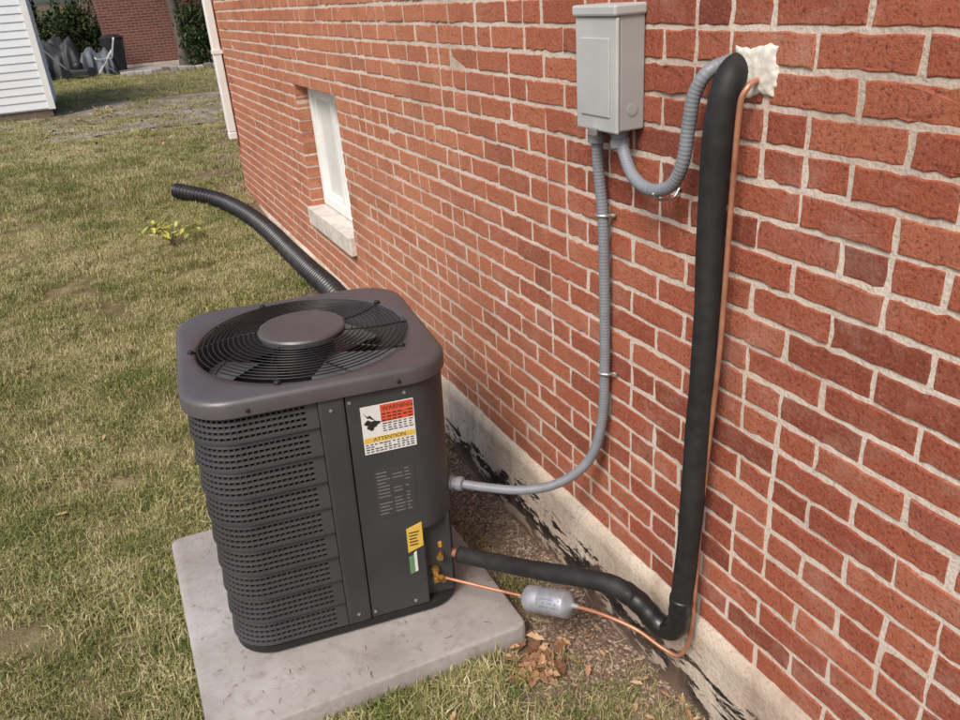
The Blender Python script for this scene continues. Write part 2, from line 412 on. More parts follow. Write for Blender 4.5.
def louver():
    V=[];F=[]
    s0=.50; s1=PER+SEAM-.012; pitch=.0150; nc=int((s1-s0)/pitch); pitch=(s1-s0)/nc
    nb=9; bh=(Z1-Z0)/nb; rows=4; rib=.020; rh=(bh-rib)/rows
    def pt(s,z,o):
        p,n=path(s); V.append((p[0]+n[0]*o,p[1]+n[1]*o,z)); return len(V)-1
    for b in range(nb):
        zb=Z0+b*bh
        levels=[(zb,-.004),(zb+.003,.010),(zb+.010,.0095)]
        idx=[[pt(s0+c*pitch,z,o) for c in range(nc+1)] for z,o in levels]
        for i in range(len(levels)-1):
            for c in range(nc): F.append((idx[i][c],idx[i][c+1],idx[i+1][c+1],idx[i+1][c]))
        zz=zb+.010
        grid=[idx[-1]]
        for r in range(rows):
            z=zz+(r+1)*rh; grid.append([pt(s0+c*pitch,z,.0095-.009*(r+1)/rows) for c in range(nc+1)])
        for r in range(rows):
            for c in range(nc):
                a,b_,c_,d_=grid[r][c],grid[r][c+1],grid[r+1][c+1],grid[r+1][c]
                sa=s0+c*pitch; za=zz+r*rh; o=.0095-.009*(r+.5)/rows
                if c<2 or c>nc-3: F.append((a,b_,c_,d_)); continue
                u0,u1=sa+pitch*.15,sa+pitch*.85; v0,v1=za+rh*.24,za+rh*.76
                q=[pt(u0,v0,o),pt(u1,v0,o),pt(u1,v1,o),pt(u0,v1,o)]
                w=[pt(u0,v0,o-.007),pt(u1,v0,o-.007),pt(u1,v1,o-.007),pt(u0,v1,o-.007)]
                o4=[a,b_,c_,d_]
                for k in range(4):
                    F.append((o4[k],o4[(k+1)%4],q[(k+1)%4],q[k])); F.append((q[k],q[(k+1)%4],w[(k+1)%4],w[k]))
        top=grid[-1]
        i2=[pt(s0+c*pitch,zb+bh,-.004) for c in range(nc+1)]
        for c in range(nc): F.append((top[c],top[c+1],i2[c+1],i2[c]))
    return mesh_obj('louvered_panel',V,F,M['louver'])
A(louver())
def panel(name,sa,sb,za,zb_,off,mat,skip=None,ns=40,nz=20):
    V=[];F=[]
    for i in range(ns+1):
        s=sa+(sb-sa)*i/ns; p,n=path(s)
        for k in range(nz+1):
            z=za+(zb_-za)*k/nz; V.append((p[0]+n[0]*off,p[1]+n[1]*off,z))
    for i in range(ns):
        for k in range(nz):
            s=sa+(sb-sa)*(i+.5)/ns; z=za+(zb_-za)*(k+.5)/nz
            if skip and skip(s,z): continue
            a=i*(nz+1)+k;F.append((a,a+nz+1,a+nz+2,a+1))
    o=mesh_obj(name,V,F,mat,smooth=True)
    m=o.modifiers.new('s','SOLIDIFY'); m.thickness=.012; m.offset=-1
    m=o.modifiers.new('b','BEVEL'); m.width=.003; m.segments=2; m.limit_method='ANGLE'; m.angle_limit=math.radians(50)
    return A(o)
panel('trim_strip',SEAM-.01,.048,Z0,Z1,.010,M['body'],ns=6)
panel('access_panel',.051,.49,Z0,Z1,.006,M['body'],skip=lambda s,z:s>.235 and s<.40 and z<.40,ns=62,nz=58)
A(loft('inner_shell',[(rr(H-.03,H-.03,.085),Z0-.02),(rr(H-.03,H-.03,.085),Z1-.06)],M['dark'],captop=False))
A(loft('base_pan',[(rr(H-.012,H-.012,.10),PADT-.001),(rr(H+.003,H+.003,.115),PADT+.012),(rr(H+.004,H+.004,.115),Z0-.006),(rr(H-.006,H-.006,.105),Z0-.001)],M['black'],captop=True))
def circ(r,n=44):
    pts=[]
    for q in range(4):
        for k in range(11):
            a=math.radians(-90+90*q+ (k)*90/11+4.1); pts.append((r*math.cos(a),r*math.sin(a)))
    return pts
HL=H+.018
def mixr(h,rc,r,t):
    a=rr(h,h,rc);b=circ(r); return [(p[0]*(1-t)+q[0]*t,p[1]*(1-t)+q[1]*t) for p,q in zip(a,b)]
OR=.312
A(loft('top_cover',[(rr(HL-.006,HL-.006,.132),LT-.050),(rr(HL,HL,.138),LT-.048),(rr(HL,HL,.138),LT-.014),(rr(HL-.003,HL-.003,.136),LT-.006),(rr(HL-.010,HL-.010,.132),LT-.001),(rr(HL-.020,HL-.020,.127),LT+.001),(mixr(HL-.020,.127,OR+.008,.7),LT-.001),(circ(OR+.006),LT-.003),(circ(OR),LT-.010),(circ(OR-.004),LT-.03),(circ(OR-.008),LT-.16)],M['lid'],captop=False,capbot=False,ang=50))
A(lathe('fan_shroud_floor',[(.318,LT-.2),(.318,LT-.34),(.05,LT-.345)],M['dark'],seg=48))
A(lathe('fan_motor',[(.085,LT-.2),(.09,LT-.19),(.09,LT-.02),(.085,LT-.01)],M['black']))
V=[];F=[]
for bI in range(3):
    a0=2*math.pi*bI/3+.5
    for i in range(9):
        for k in range(5):
            r=.08+.21*i/8; a=a0+(k/4)*(1.15)*(.75+.25*i/8); V.append((r*math.cos(a),r*math.sin(a),LT-.10+.06*(k/4)))
    b=bI*45
    for i in range(8):
        for k in range(4):
            q=b+i*5+k;F.append((q,q+5,q+6,q+1))
A(mesh_obj('fan_blades',V,F,M['blade'],smooth=True))
def gz(r): return LT+.004+.019*(1-(r/OR)**2)
turns=12; pts=[]
for i in range(turns*64+1):
    t=i/(turns*64); r=.135+(OR-.135)*t; a=t*turns*2*math.pi
    pts.append((r*math.cos(a),r*math.sin(a),gz(r)))
V=[];F=[]
for i,p in enumerate(pts):
    r=math.hypot(p[0],p[1]);cx,cy=p[0]/r,p[1]/r
    for k in range(6):
        t=2*math.pi*k/6; V.append((p[0]+cx*.0018*math.cos(t),p[1]+cy*.0018*math.cos(t),p[2]+.0018*math.sin(t)))
for i in range(len(pts)-1):
    for k in range(6):
        F.append((i*6+k,(i+1)*6+k,(i+1)*6+(k+1)%6,i*6+(k+1)%6))
A(mesh_obj('guard_spiral_wire',V,F,M['wire'],smooth=True))
for i in range(10):
    a=2*math.pi*i/10+.25
    q=[(r,a+.55*((r-.1)/.22)**1.3*.6) for r in (.10,.15,.20,.25,.29,OR+.012)]
    A(tube('guard_spoke_%d'%i,[(r*math.cos(t),r*math.sin(t),gz(r)-.004-(.004 if r>.3 else 0)) for r,t in q],.0026,M['wire'],step=.02,seg=6))
    if i%2==0:
        r,t=q[-1]; A(lathe('guard_clip_%d'%i,[(.010,0),(.010,.006),(.005,.010)],M['wire'],loc=(r*math.cos(t),r*math.sin(t),LT-.002),seg=10))
zc=gz(.12)
A(lathe('fan_cap',[(.120,zc-.012),(.128,zc-.008),(.130,zc+.006),(.126,zc+.012),(.116,zc+.0145),(.110,zc+.0135),(.02,zc+.0155)],M['lid'],seg=56))
for sx,sy in ((.2,-1),(-.2,-1),(-1,.2),(-1,-.2),(1,-.2)):
    ax=(0,-1,0) if sy==-1 else ((-1,0,0) if sx==-1 else (1,0,0))
    loc=(sx if abs(sx)<1 else sx*HL, sy if abs(sy)<1 else sy*HL, LT-.032)
    A(lathe('lid_screw',[(.006,-.001),(.006,.003),(.003,.005)],M['black'],loc=loc,axis=ax,seg=8))
yf=-(H+.0065)
for sx,sz in ((.062,.86),(.062,.14),(.215,.86),(.19,.14),(.01,.85),(.01,.15)):
    A(lathe('panel_screw',[(.005,-.002),(.005,.003),(.002,.004)],M['galv'],loc=(sx,yf-(.003 if sx<.05 else -.0005),sz),axis=(0,-1,0),seg=8))
def plate(name,x0,x1,z0,z1,mat,d=.0006): return A(boxes(name,[(x0,x1,yf-d,yf+.0003,z0,z1)],mat))
lx0,lx1,lz0,lz1=.088,.238,.690,.840
plate('warning_label',lx0,lx1,lz0,lz1,M['labw'],.0008)
plate('warning_label_black_border',lx0-.0015,lx1+.0015,lz0-.0015,lz1+.0015,M['labk'],.0004)
plate('warning_label_orange',lx0+.055,lx1-.002,lz1-.026,lz1-.003,M['labr'],.0014)
plate('warning_label_yellow',lx0+.002,lx1-.002,lz0+.036,lz0+.052,M['laby'],.0014)
bars=[]
for i in range(3):
    for j in range(6):
        if R.rand()<.85:
            z=lz1-.030-i*.010; bars.append((lx0+.058+j*.015,lx0+.058+j*.015+R.uniform(.008,.013),yf-.0014,yf-.0002,z-.0035,z))
plate('warning_label_red_block',lx0+.055,lx1-.002,lz1-.056,lz1-.027,M['labr'],.0011)
for i in range(4):
    for j in range(6):
        z=lz1-.060-i*.0075; bars.append((lx0+.058+j*.015,lx0+.058+j*.015+R.uniform(.007,.013),yf-.0014,yf-.0002,z-.0028,z))
for i in range(4):
    for j in range(11):
        z=lz0+.031-i*.0075; 
        if R.rand()<.9: bars.append((lx0+.005+j*.0128,lx0+.005+j*.0128+R.uniform(.006,.011),yf-.0014,yf-.0002,z-.003,z))
A(boxes('warning_label_text',bars,M['labk']))
def text(name,s,size,x,z,mat,dd=.0016):
    cu=bpy.data.curves.new(name,'FONT'); cu.body=s; cu.size=size; cu.extrude=.0001; cu.materials.append(mat)
    o=bpy.data.objects.new(name,cu); S.collection.objects.link(o); o.parent=AC; o.location=(x,yf-dd,z); o.rotation_euler=(math.pi/2,0,0); return o
text('warning_word','WARNING',.0180,lx0+.060,lz1-.021,M['labk'])
text('caution_word','ATTENTION',.0165,lx0+.028,lz0+.039,M['labk'])
V=[];F=[]
cx,cz=lx0+.028,lz1-.058
n=22
for k in range(n):
    a=2*math.pi*k/n; rr_=.016*(1+.28*math.sin(3*a+.6)+.16*math.sin(7*a)); V.append((cx+rr_*math.cos(a)*1.2,yf-.0014,cz+rr_*math.sin(a)*.9))
F.append(tuple(range(n)))
b=len(V); V+=[(cx-.022,yf-.0014,cz+.040),(cx-.010,yf-.0014,cz+.026),(cx-.004,yf-.0014,cz+.030),(cx+.010,yf-.0014,cz+.012),(cx-.001,yf-.0014,cz+.017),(cx-.006,yf-.0014,cz+.022),(cx-.010,yf-.0014,cz+.020)]
F.append(tuple(b+i for i in range(7)))
A(mesh_obj('warning_pictogram',V,F,M['labk']))
rx0,rx1,rz0,rz1=.106,.222,.472,.634
plate('rating_plate',rx0,rx1,rz0,rz1,M['rate'],.0008)
bars=[]
for i in range(13):
    z=rz1-.010-i*.0115
    for (p,q) in ((.006,.045),(.052,.085),(.088,.108)):
        if R.rand()<.8: bars.append((rx0+p,rx0+q-R.uniform(0,.015),yf-.0012,yf-.0002,z-.0032,z))
A(boxes('rating_plate_text',bars,M['rateink']))
A(boxes('valve_bracket',[(.215,.325,-H+.028,-H+.032,Z0,.41),(.215,.219,-H-.002,-H+.028,Z0,.40)],M['body']))
def quadplate(name,pts,mat,dy):
    V=[(x,-H-.0065-dy,z) for x,z in pts]+[(x,-H-.0060,z) for x,z in pts]
    return A(mesh_obj(name,V,[(0,1,2,3),(7,6,5,4),(0,4,5,1),(1,5,6,2),(2,6,7,3),(3,7,4,0)],mat))
quadplate('valve_tag_yellow',[(.182,.325),(.230,.34),(.230,.425),(.182,.410)],M['laby'],.0015)
A(boxes('valve_tag_text',[(.188,.188+R.uniform(.02,.034),yf-.0026,yf-.0002,.350+i*.011,.353+i*.011) for i in range(5)],M['labk']))
quadplate('valve_tag_green',[(.182,.245),(.198,.248),(.198,.312),(.182,.308)],M['labg'],.002)
quadplate('valve_tag_white',[(.198,.250),(.207,.252),(.207,.325),(.198,.318)],M['labw'],.002)
# ================================================================ REFRIGERANT LINE SET
LS=empty('refrigerant_line_set',(1.06,1.2,0))
def ins(s): return 1+.02*math.sin(s*9)+.015*math.sin(s*31)
def Lp(o): return par(o,LS)
Lp(tube('suction_line_insulation',[(1.19,1.25,1.672),(1.13,1.232,1.678),(1.09,1.214,1.662),(1.075,1.216,1.60),(1.075,1.226,1.434),(1.07,1.218,1.134),(1.066,1.224,.858),(1.062,1.232,.571),(1.057,1.242,.393)],.0285,M['foamtube'],step=.012,seg=20,rf=ins))
Lp(tube('suction_line_elbow',[(1.058,1.241,.42),(1.054,1.249,.325),(1.045,1.285,.285),(1.01,1.36,.335),(.985,1.395,.358)],.030,M['tape'],step=.008,seg=18,rf=lambda s:1+.03*math.sin(s*160)))
Lp(tube('suction_line_horizontal',[(1.0,1.37,.345),(.975,1.405,.365),(.93,1.485,.354),(.86,1.62,.313),(.78,1.79,.262),(.72,1.89,.243)],.0265,M['foamtube'],step=.012,seg=20,rf=ins))
Lp(tube('suction_copper_stub',[(.74,1.86,.25),(.70,1.925,.238),(.672,1.95,.245)],.0135,M['copper'],step=.01))
Lp(lathe('suction_service_valve',[(.012,-.03),(.018,-.028),(.018,-.01),(.013,-.008),(.013,.012),(.019,.014),(.019,.034),(.012,.038)],M['brass'],loc=(.668,1.925,.268),seg=8,smooth=False))
Lp(lathe('valve_port',[(.008,0),(.008,.03),(.011,.031),(.011,.045)],M['brass'],loc=(.668,1.915,.262),axis=(-.5,-1,.2),seg=8,smooth=False))
Lp(lathe('liquid_service_valve',[(.009,-.025),(.013,-.022),(.013,-.006),(.009,-.004),(.009,.012),(.014,.014),(.014,.03),(.008,.032)],M['brass'],loc=(.636,1.900,.19),seg=8,smooth=False))
Lp(lathe('liquid_valve_nut',[(.013,-.012),(.013,.012)],M['brass'],loc=(.650,1.885,.183),axis=(.5,-1,.1),seg=6,smooth=False))
Lp(tube('liquid_line_valve_to_drier',[(.636,1.91,.183),(.68,1.860,.182),(.76,1.77,.180),(.828,1.688,.183)],.0052,M['copper'],step=.01,seg=10))
dc=Vector((.838,1.672,.185))
ax=Vector((.908,1.548,.221))-dc; Ld=ax.length
Lp(lathe('filter_drier',[(.006,-.03),(.009,-.012),(.024,-.006),(.036,.004),(.0405,.012),(.0405,Ld*.33),(.0385,Ld*.36),(.0385,Ld*.40),(.0405,Ld*.43),(.0405,Ld-.010),(.036,Ld-.002),(.022,Ld+.006),(.009,Ld+.014),(.006,Ld+.034)],M['drier'],loc=dc,axis=ax,seg=32))
axn=ax.normalized(); 
up=Vector((0,0,1)); side=axn.cross(up).normalized(); 
if side.x>0: side=-side
V=[];F=[]
for j in range(5):
    for i in range(8):
        if R.rand()<.2: continue
        s0=Ld*.46+i*.0082; s1=s0+.0055; 
        for (ss,th) in ((s0,j),(s1,j),(s1,j+.4),(s0,j+.4)):
            a=math.radians(12+th*16); V.append(dc+axn*ss+(side*math.cos(a)+up*math.sin(a))*.0411)
        b=len(V)-4;F.append((b,b+1,b+2,b+3))
Lp(mesh_obj('filter_drier_print',V,F,simple('blue_print',(.14,.16,.24),.5)))
Lp(tube('liquid_line_drier_to_wall',[(.918,1.53,.226),(.96,1.455,.236),(1.015,1.365,.226),(1.05,1.300,.200),(1.068,1.258,.200),(1.077,1.240,.235),(1.078,1.225,.30),(1.078,1.209,.72),(1.078,1.183,1.12),(1.078,1.176,1.44),(1.078,1.171,1.60),(1.078,1.166,1.635),(1.086,1.160,1.652),(1.10,1.165,1.658),(1.17,1.175,1.66)],.0058,M['copper'],step=.008,seg=10))
V=[];F=[]
nu,nv=36,30
for i in range(nu+1):
    for k in range(nv+1):
        u=i/nu*2-1;v=k/nv*2-1
        e=1+.34*mn.noise(Vector((math.atan2(v,u)*1.2,3,1)))+.1*mn.noise(Vector((math.atan2(v,u)*5,3,1)))
        rr_=max(abs(u),abs(v))
        hgt=max(0,1-rr_**6)*(.0065+.0022*mn.noise(Vector((u*3,v*3,7)))+.0008*mn.noise(Vector((u*9,v*9,2))))
        V.append((WX-hgt+(.01 if rr_>=.999 else 0),1.182+u*.054*e,1.674+v*.045*e))
for i in range(nu):
    for k in range(nv):
        a=i*(nv+1)+k;F.append((a,a+1,a+nv+2,a+nv+1))
Lp(mesh_obj('sealant_patch',V,F,M['foam'],smooth=True))
# ================================================================ ELECTRICAL DISCONNECT
EB=empty('electrical_disconnect_box',(1.06,1.55,1.7))
def E(o): return par(o,EB)
by0,by1,bz0,bz1=1.512,1.670,1.535,1.79
E(boxes('enclosure',[(1.052,WX-.002,by0,by1,bz0,bz1)],M['boxshade'],bevel=.004))
E(boxes('door_cover',[(1.042,1.0512,by0-.003,by1+.003,bz0-.004,bz1-.018)],M['box'],bevel=.004))
E(boxes('raised_panel',[(1.0385,1.0418,by0+.022,by1-.022,bz0+.03,bz1-.06)],M['box'],bevel=.003))
E(boxes('rain_hood',[(1.035,WX-.001,by0-.006,by1+.006,bz1-.017,bz1+.006)],M['box'],bevel=.005))
E(lathe('knockout',[(.014,0),(.014,.0012),(.011,.0014),(.011,.0016)],M['boxshade'],loc=(1.085,by0-.0002,bz0+.045),axis=(0,-1,0),seg=20))
E(boxes('hasp',[(1.032,1.0415,by0+.07,by0+.095,bz0-.014,bz0+.004)],M['galv'],bevel=.002))
def rib(p,amp): return lambda s:1+amp*math.sin(2*math.pi*s/p)
E(tube('conduit_to_unit',[(1.085,1.652,1.52),(1.088,1.654,1.449),(1.095,1.645,1.314),(1.095,1.638,1.09),(1.095,1.639,.886),(1.09,1.645,.731),(1.068,1.665,.611),(1.03,1.699,.541),(.97,1.743,.495),(.90,1.803,.471),(.83,1.866,.467),(.738,1.955,.47)],.0140,M['conduit'],step=.0025,seg=16,rf=rib(.0085,.045)))
E(tube('conduit_whip',[(1.085,1.56,1.53),(1.08,1.535,1.485),(1.066,1.477,1.44),(1.06,1.402,1.425),(1.06,1.335,1.448),(1.06,1.302,1.500),(1.062,1.291,1.574),(1.066,1.280,1.637),(1.08,1.262,1.673),(1.13,1.25,1.69)],.0140,M['conduit'],step=.0025,seg=16,rf=rib(.0085,.045)))
for loc,axd in (((1.085,1.652,1.517),(0,0,1)),((1.084,1.558,1.517),(0,.15,1)),((.748,1.943,.47),(-.7,.7,0))):
    E(lathe('conduit_connector',[(.017,-.028),(.0225,-.024),(.0225,-.006),(.0195,-.004),(.0195,.006),(.024,.008),(.024,.018)],M['conduit'],loc=loc,axis=axd,seg=12,smooth=False))
for (y,z) in ((1.647,1.314),(1.639,.88)):
    E(tube('conduit_strap',[(1.116,y-.028,z),(1.112,y-.020,z),(1.092,y-.0182,z),(1.0785,y,z),(1.092,y+.0182,z),(1.112,y+.020,z),(1.116,y+.028,z)],.004,M['galv'],step=.004,seg=8))
    for s in (-.027,.027): E(lathe('strap_screw',[(.005,0),(.005,.003),(.002,.005)],M['galv'],loc=(1.113,y+s,z),axis=(-1,0,0),seg=8))
E(tube('whip_strap',[(1.118,1.38,1.425),(1.10,1.38,1.405),(1.06,1.38,1.409),(1.045,1.38,1.425)],.0035,M['galv'],step=.004,seg=8))
# ================================================================ CORRUGATED DRAIN PIPE
def crf(s):
    return 1+.10*math.tanh(2.2*math.sin(2*math.pi*s/.040))
drain=tube('corrugated_drain_pipe',[(.98,3.05,.10),(1.02,3.4,.15),(1.045,3.9,.26),(1.045,4.4,.30),(1.045,4.9,.285),(1.045,5.45,.275),(1.01,6.05,.315),(.93,6.5,.365),(.80,6.90,.405),(.54,7.27,.455)],.061,M['corr'],step=.004,seg=22,rf=crf,sm=True)
# ================================================================ GROUND
xs=list(np.concatenate([np.linspace(-150,-8,12)[:-1],np.linspace(-8,-3,12)[:-1],np.linspace(-3,1.25,171),np.linspace(1.5,8,12),np.linspace(10,150,12)]))
ys=list(np.concatenate([np.linspace(-120,-4,10)[:-1],np.linspace(-4,.4,14)[:-1],np.linspace(.4,6,187)[:-1],np.linspace(6,14,110)[:-1],np.linspace(14,30,40)[:-1],np.linspace(30,200,14)]))
V=[(x,y,gh(x,y)) for y in ys for x in xs]; nx=len(xs)
F=[(j*nx+i,j*nx+i+1,(j+1)*nx+i+1,(j+1)*nx+i) for j in range(len(ys)-1) for i in range(nx-1)]
mesh_obj('ground',V,F,M['soil'],smooth=True)
V=[];F=[];m=60
for i in range(m+1):
    y=11.2+4.2*i/m
    x0=-.5+.9*mn.noise(Vector((y*.7,1,1)))-(.5 if y>13 else 0); x1=8
    for k in range(25):
        x=x0+(x1-x0)*(k/24)**1.5; yy=y+.5*mn.noise(Vector((x*.8,5,0))); V.append((x,yy,gh(x,yy)+.012))
for i in range(m):
    for k in range(24):
        a=i*25+k;F.append((a,a+1,a+26,a+25))
gm=NB('gravel_surface'); g1=gm.vor(26,out='Color'); 
sp=gm.add('ShaderNodeSeparateColor'); gm.link(g1,sp.inputs[0])
cc=gm.ramp(sp.outputs[0],[(0,(.15,.12,.09)),(.5,(.24,.20,.165)),(1,(.36,.32,.28))])
cc=gm.mix(gm.ramp(gm.noise(1.3,6,.7),[(.42,0.),(.54,1.)]),cc,(.15,.13,.065))
gm.bump(gm.vor(26),.8,.02); gm.fin(cc,.95)
mesh_obj('gravel_path',V,F,gm.m,smooth=True)
def scatter_stones(name,n,fn,smin,smax,mat):
    V=[];F=[]
    for _ in range(n):
        x,y=fn(); z=gh(x,y); s=R.uniform(smin,smax); a=R.uniform(0,6.28); fl=R.uniform(.4,.9)
        b=len(V)
        for (ux,uy,uz) in ((1,0,0),(-1,0,0),(0,1,0),(0,-1,0),(0,0,1),(0,0,-1)):
            q=R.uniform(.7,1.3); px=ux*s*q;py=uy*s*q*.75; V.append((x+px*math.cos(a)-py*math.sin(a),y+px*math.sin(a)+py*math.cos(a),z+uz*s*fl*q*.7+s*.15))
        for t in ((0,2,4),(2,1,4),(1,3,4),(3,0,4),(2,0,5),(1,2,5),(3,1,5),(0,3,5)): F.append(tuple(b+i for i in t))
    return mesh_obj(name,V,F,mat)
M['clod']=m_leafc('soil_clod',[(0,(.10,.065,.045)),(.5,(.23,.155,.11)),(1,(.38,.29,.22))])
def wallstrip():
    while True:
        x=R.uniform(.55,1.1);y=R.uniform(.7,4.2)
        if R.rand()<bare(x,y) or (R.rand()<.1): 
            if not(x<.86 and 1.6<y<2.75): return x,y
scatter_stones('soil_clods',12000,wallstrip,.002,.010,M['clod'])
scatter_stones('gravel_stones',3500,lambda:(R.uniform(-.9,4),R.uniform(11.2,15)),.012,.03,M['gravel'])
def leafshape(V,F,c,s,yaw,tilt,curl):
    b=len(V); q=Matrix.Rotation(yaw,3,'Z')@Matrix.Rotation(tilt,3,'X')
    out=[(0,-1),(.38,-.55),(.3,-.4),(.55,0),(.33,.1),(.4,.5),(0,1.05),(-.4,.5),(-.33,.1),(-.55,0),(-.3,-.4),(-.38,-.55)]
    V.append(Vector(c)+q@Vector((0,0,-curl*s*.4)))
    for x,y in out:
        V.append(Vector(c)+q@Vector((x*s,y*s,curl*s*(abs(x)*1.2+abs(y)*.3)-curl*s*.4+R.uniform(-.05,.05)*s)))
    m=len(out)
    for k in range(m): F.append((b,b+1+k,b+1+(k+1)%m))
V=[];F=[]
def addleaves(n,fn,smin,smax,zoff=.01):
    for _ in range(n):
        x,y=fn(); leafshape(V,F,(x,y,gh(x,y)+zoff+R.uniform(0,.012)),R.uniform(smin,smax),R.uniform(0,6.28),R.normal(0,.35),R.uniform(.1,.9))
addleaves(48,lambda:(R.normal(.80,.05),R.normal(1.59,.04)),.018,.040,.010)
addleaves(120,wallstrip,.008,.020,.005)
addleaves(40,lambda:(R.uniform(.1,1.08),R.uniform(1.15,1.6)),.008,.020,.015)
addleaves(150,lambda:(R.uniform(-2.5,1.0),R.uniform(2.5,11)),.010,.025,.02)
addleaves(420,lambda:(R.uniform(-1.5,3.0),R.uniform(9.5,15)),.02,.045,.02)
mesh_obj('fallen_leaves',V,F,M['leaf'])
def padz(x): return PADT-(x-.37)*math.tan(TILT)
V=[];F=[]
def straw(x,y,z,L,w):
    a=R.uniform(0,6.28)
    d=Vector((math.cos(a),math.sin(a),R.normal(0,.08)))*L; s=Vector((-math.sin(a),math.cos(a),0))*w
    p=Vector((x,y,z)); b=len(V); mid=p+d*.5+s*R.normal(0,4)+Vector((0,0,w*2))
    V.extend([p-s,p+s,mid+s,mid-s,p+d+s*.5,p+d-s*.5])
    F.extend([(b,b+1,b+2,b+3),(b+3,b+2,b+4,b+5)])
for _ in range(900):
    x,y=wallstrip() if R.rand()<.75 else (R.uniform(.0,1.05),R.uniform(1.1,1.6))
    straw(x,y,gh(x,y)+.006,R.uniform(.02,.10),R.uniform(.0008,.002))
k=0
while k<90:   # clippings and grit on the pad
    x,y=R.uniform(-.08,.82),R.uniform(1.71,2.66)
    if .04<x<.76 and y>1.9: continue
    straw(x,y,padz(x)+.0015,R.uniform(.006,.03),R.uniform(.0006,.0013)); k+=1
mesh_obj('twigs_and_straw',V,F,m_leafc('straw',[(0,(.14,.10,.06)),(.5,(.32,.25,.16)),(1,(.48,.40,.28))]))
# ================================================================ GRASS
gc=bpy.data.collections.new('grass_tufts')
def tuft(name,nb,rad,hmin,hmax,w):
    V=[];F=[]
    for _ in range(nb):
        r=rad*math.sqrt(R.rand());a=R.uniform(0,6.28);x=r*math.cos(a);y=r*math.sin(a)
        h=R.uniform(hmin,hmax);ya=R.uniform(0,6.28);ln=abs(R.normal(.6,.6));ww=w*R.uniform(.6,1.3)
        dx,dy=math.cos(ya),math.sin(ya);sx,sy=-dy*ww/2,dx*ww/2
        if R.rand()<.5:
            k=R.uniform(-1,1);sx,sy=(sx+dx*ww/2*k,sy+dy*ww/2*k)
        b=len(V)
        h1=h*.5;o1=h*ln*.22;h2=h*(1-.25*min(1.5,ln));o2=h*ln*.95
        V+=[(x-sx,y-sy,-.008),(x+sx,y+sy,-.008),(x+dx*o1+sx*.8,y+dy*o1+sy*.8,h1),(x+dx*o1-sx*.8,y+dy*o1-sy*.8,h1),(x+dx*o2,y+dy*o2,h2)]
        F+=[(b,b+1,b+2,b+3),(b+3,b+2,b+4)]
    me=bpy.data.meshes.new(name); me.from_pydata(V,[],F); me.materials.append(M['grass'])
    o=bpy.data.objects.new(name,me); gc.objects.link(o)
for i in range(7): tuft('tuft_%d'%i,165,.080,.010,.038,.0027)
PTS=[]
def density(x,y):
    d=1-bare(x,y)*(.99 if y<3.6 else .5)
    if -.155<x<.87 and 1.64<y<2.74: return 0
    if x>1.07 and y<7.4: return 0
    if y<1.7 and x>.2: d*=.62+.6*mn.noise(Vector((x*5,y*5,9)))
    d*=.72+1.1*mn.noise(Vector((x*2.2,y*2.2,4)))+.6*mn.noise(Vector((x*7,y*7,4)))
    if 11<y<15.5 and x>-.6: d*=.25
    return d
def fill(n,x0,x1,y0,y1,sc):
    for _ in range(n):
        x=R.uniform(x0,x1);y=R.uniform(y0,y1)
        q=mn.noise(Vector((x*3,y*3,11)))
        if R.rand()<density(x,y): PTS.append((x,y,gh(x,y),sc*R.uniform(.7,1.25)*(1+.45*q)))
fill(9500,-2.2,1.09,.5,7,1.0)
fill(6500,-3,3,7,13,1.25)
fill(4500,-4,7,13,24,1.7)
fill(1200,-5,-2.2,.5,8,1.3)
for _ in range(160):
    if R.rand()<.5: x,y=R.uniform(-.20,-.13),R.uniform(1.5,2.9)
    else: x,y=R.uniform(-.1,.7),R.uniform(1.56,1.65)
    PTS.append((x,y,gh(x,y),R.uniform(.8,1.5)))
for _ in range(60):
    x,y=R.uniform(.6,1.08),R.uniform(1.0,1.45)
    PTS.append((x,y,gh(x,y),R.uniform(.4,1.1)))
pm=bpy.data.meshes.new('lawn_grass'); pm.from_pydata([p[:3] for p in PTS],[],[])
at=pm.attributes.new('sc','FLOAT','POINT'); at.data.foreach_set('value',[p[3] for p in PTS])
lawn=bpy.data.objects.new('lawn_grass',pm); S.collection.objects.link(lawn)
gn=bpy.data.node_groups.new('grass_scatter','GeometryNodeTree')
gn.interface.new_socket('Geometry',in_out='INPUT',socket_type='NodeSocketGeometry'); gn.interface.new_socket('Geometry',in_out='OUTPUT',socket_type='NodeSocketGeometry')
N=gn.nodes; gi=N.new('NodeGroupInput');go=N.new('NodeGroupOutput');ip=N.new('GeometryNodeInstanceOnPoints');ci=N.new('GeometryNodeCollectionInfo')
ci.inputs['Collection'].default_value=gc; ci.inputs['Separate Children'].default_value=True; ci.inputs['Reset Children'].default_value=True
ip.inputs['Pick Instance'].default_value=True
rv=N.new('FunctionNodeRandomValue'); rv.data_type='FLOAT_VECTOR'; rv.inputs[0].default_value=(-.12,-.12,0); rv.inputs[1].default_value=(.12,.12,6.283)
na=N.new('GeometryNodeInputNamedAttribute'); na.data_type='FLOAT'; na.inputs['Name'].default_value='sc'
lk=gn.links.new
lk(gi.outputs[0],ip.inputs['Points']); lk(ci.outputs[0],ip.inputs['Instance']); lk(rv.outputs[0],ip.inputs['Rotation'])
lk([o for o in na.outputs if o.enabled][0],ip.inputs['Scale']); lk(ip.outputs[0],go.inputs[0])
md=lawn.modifiers.new('scatter','NODES'); md.node_group=gn
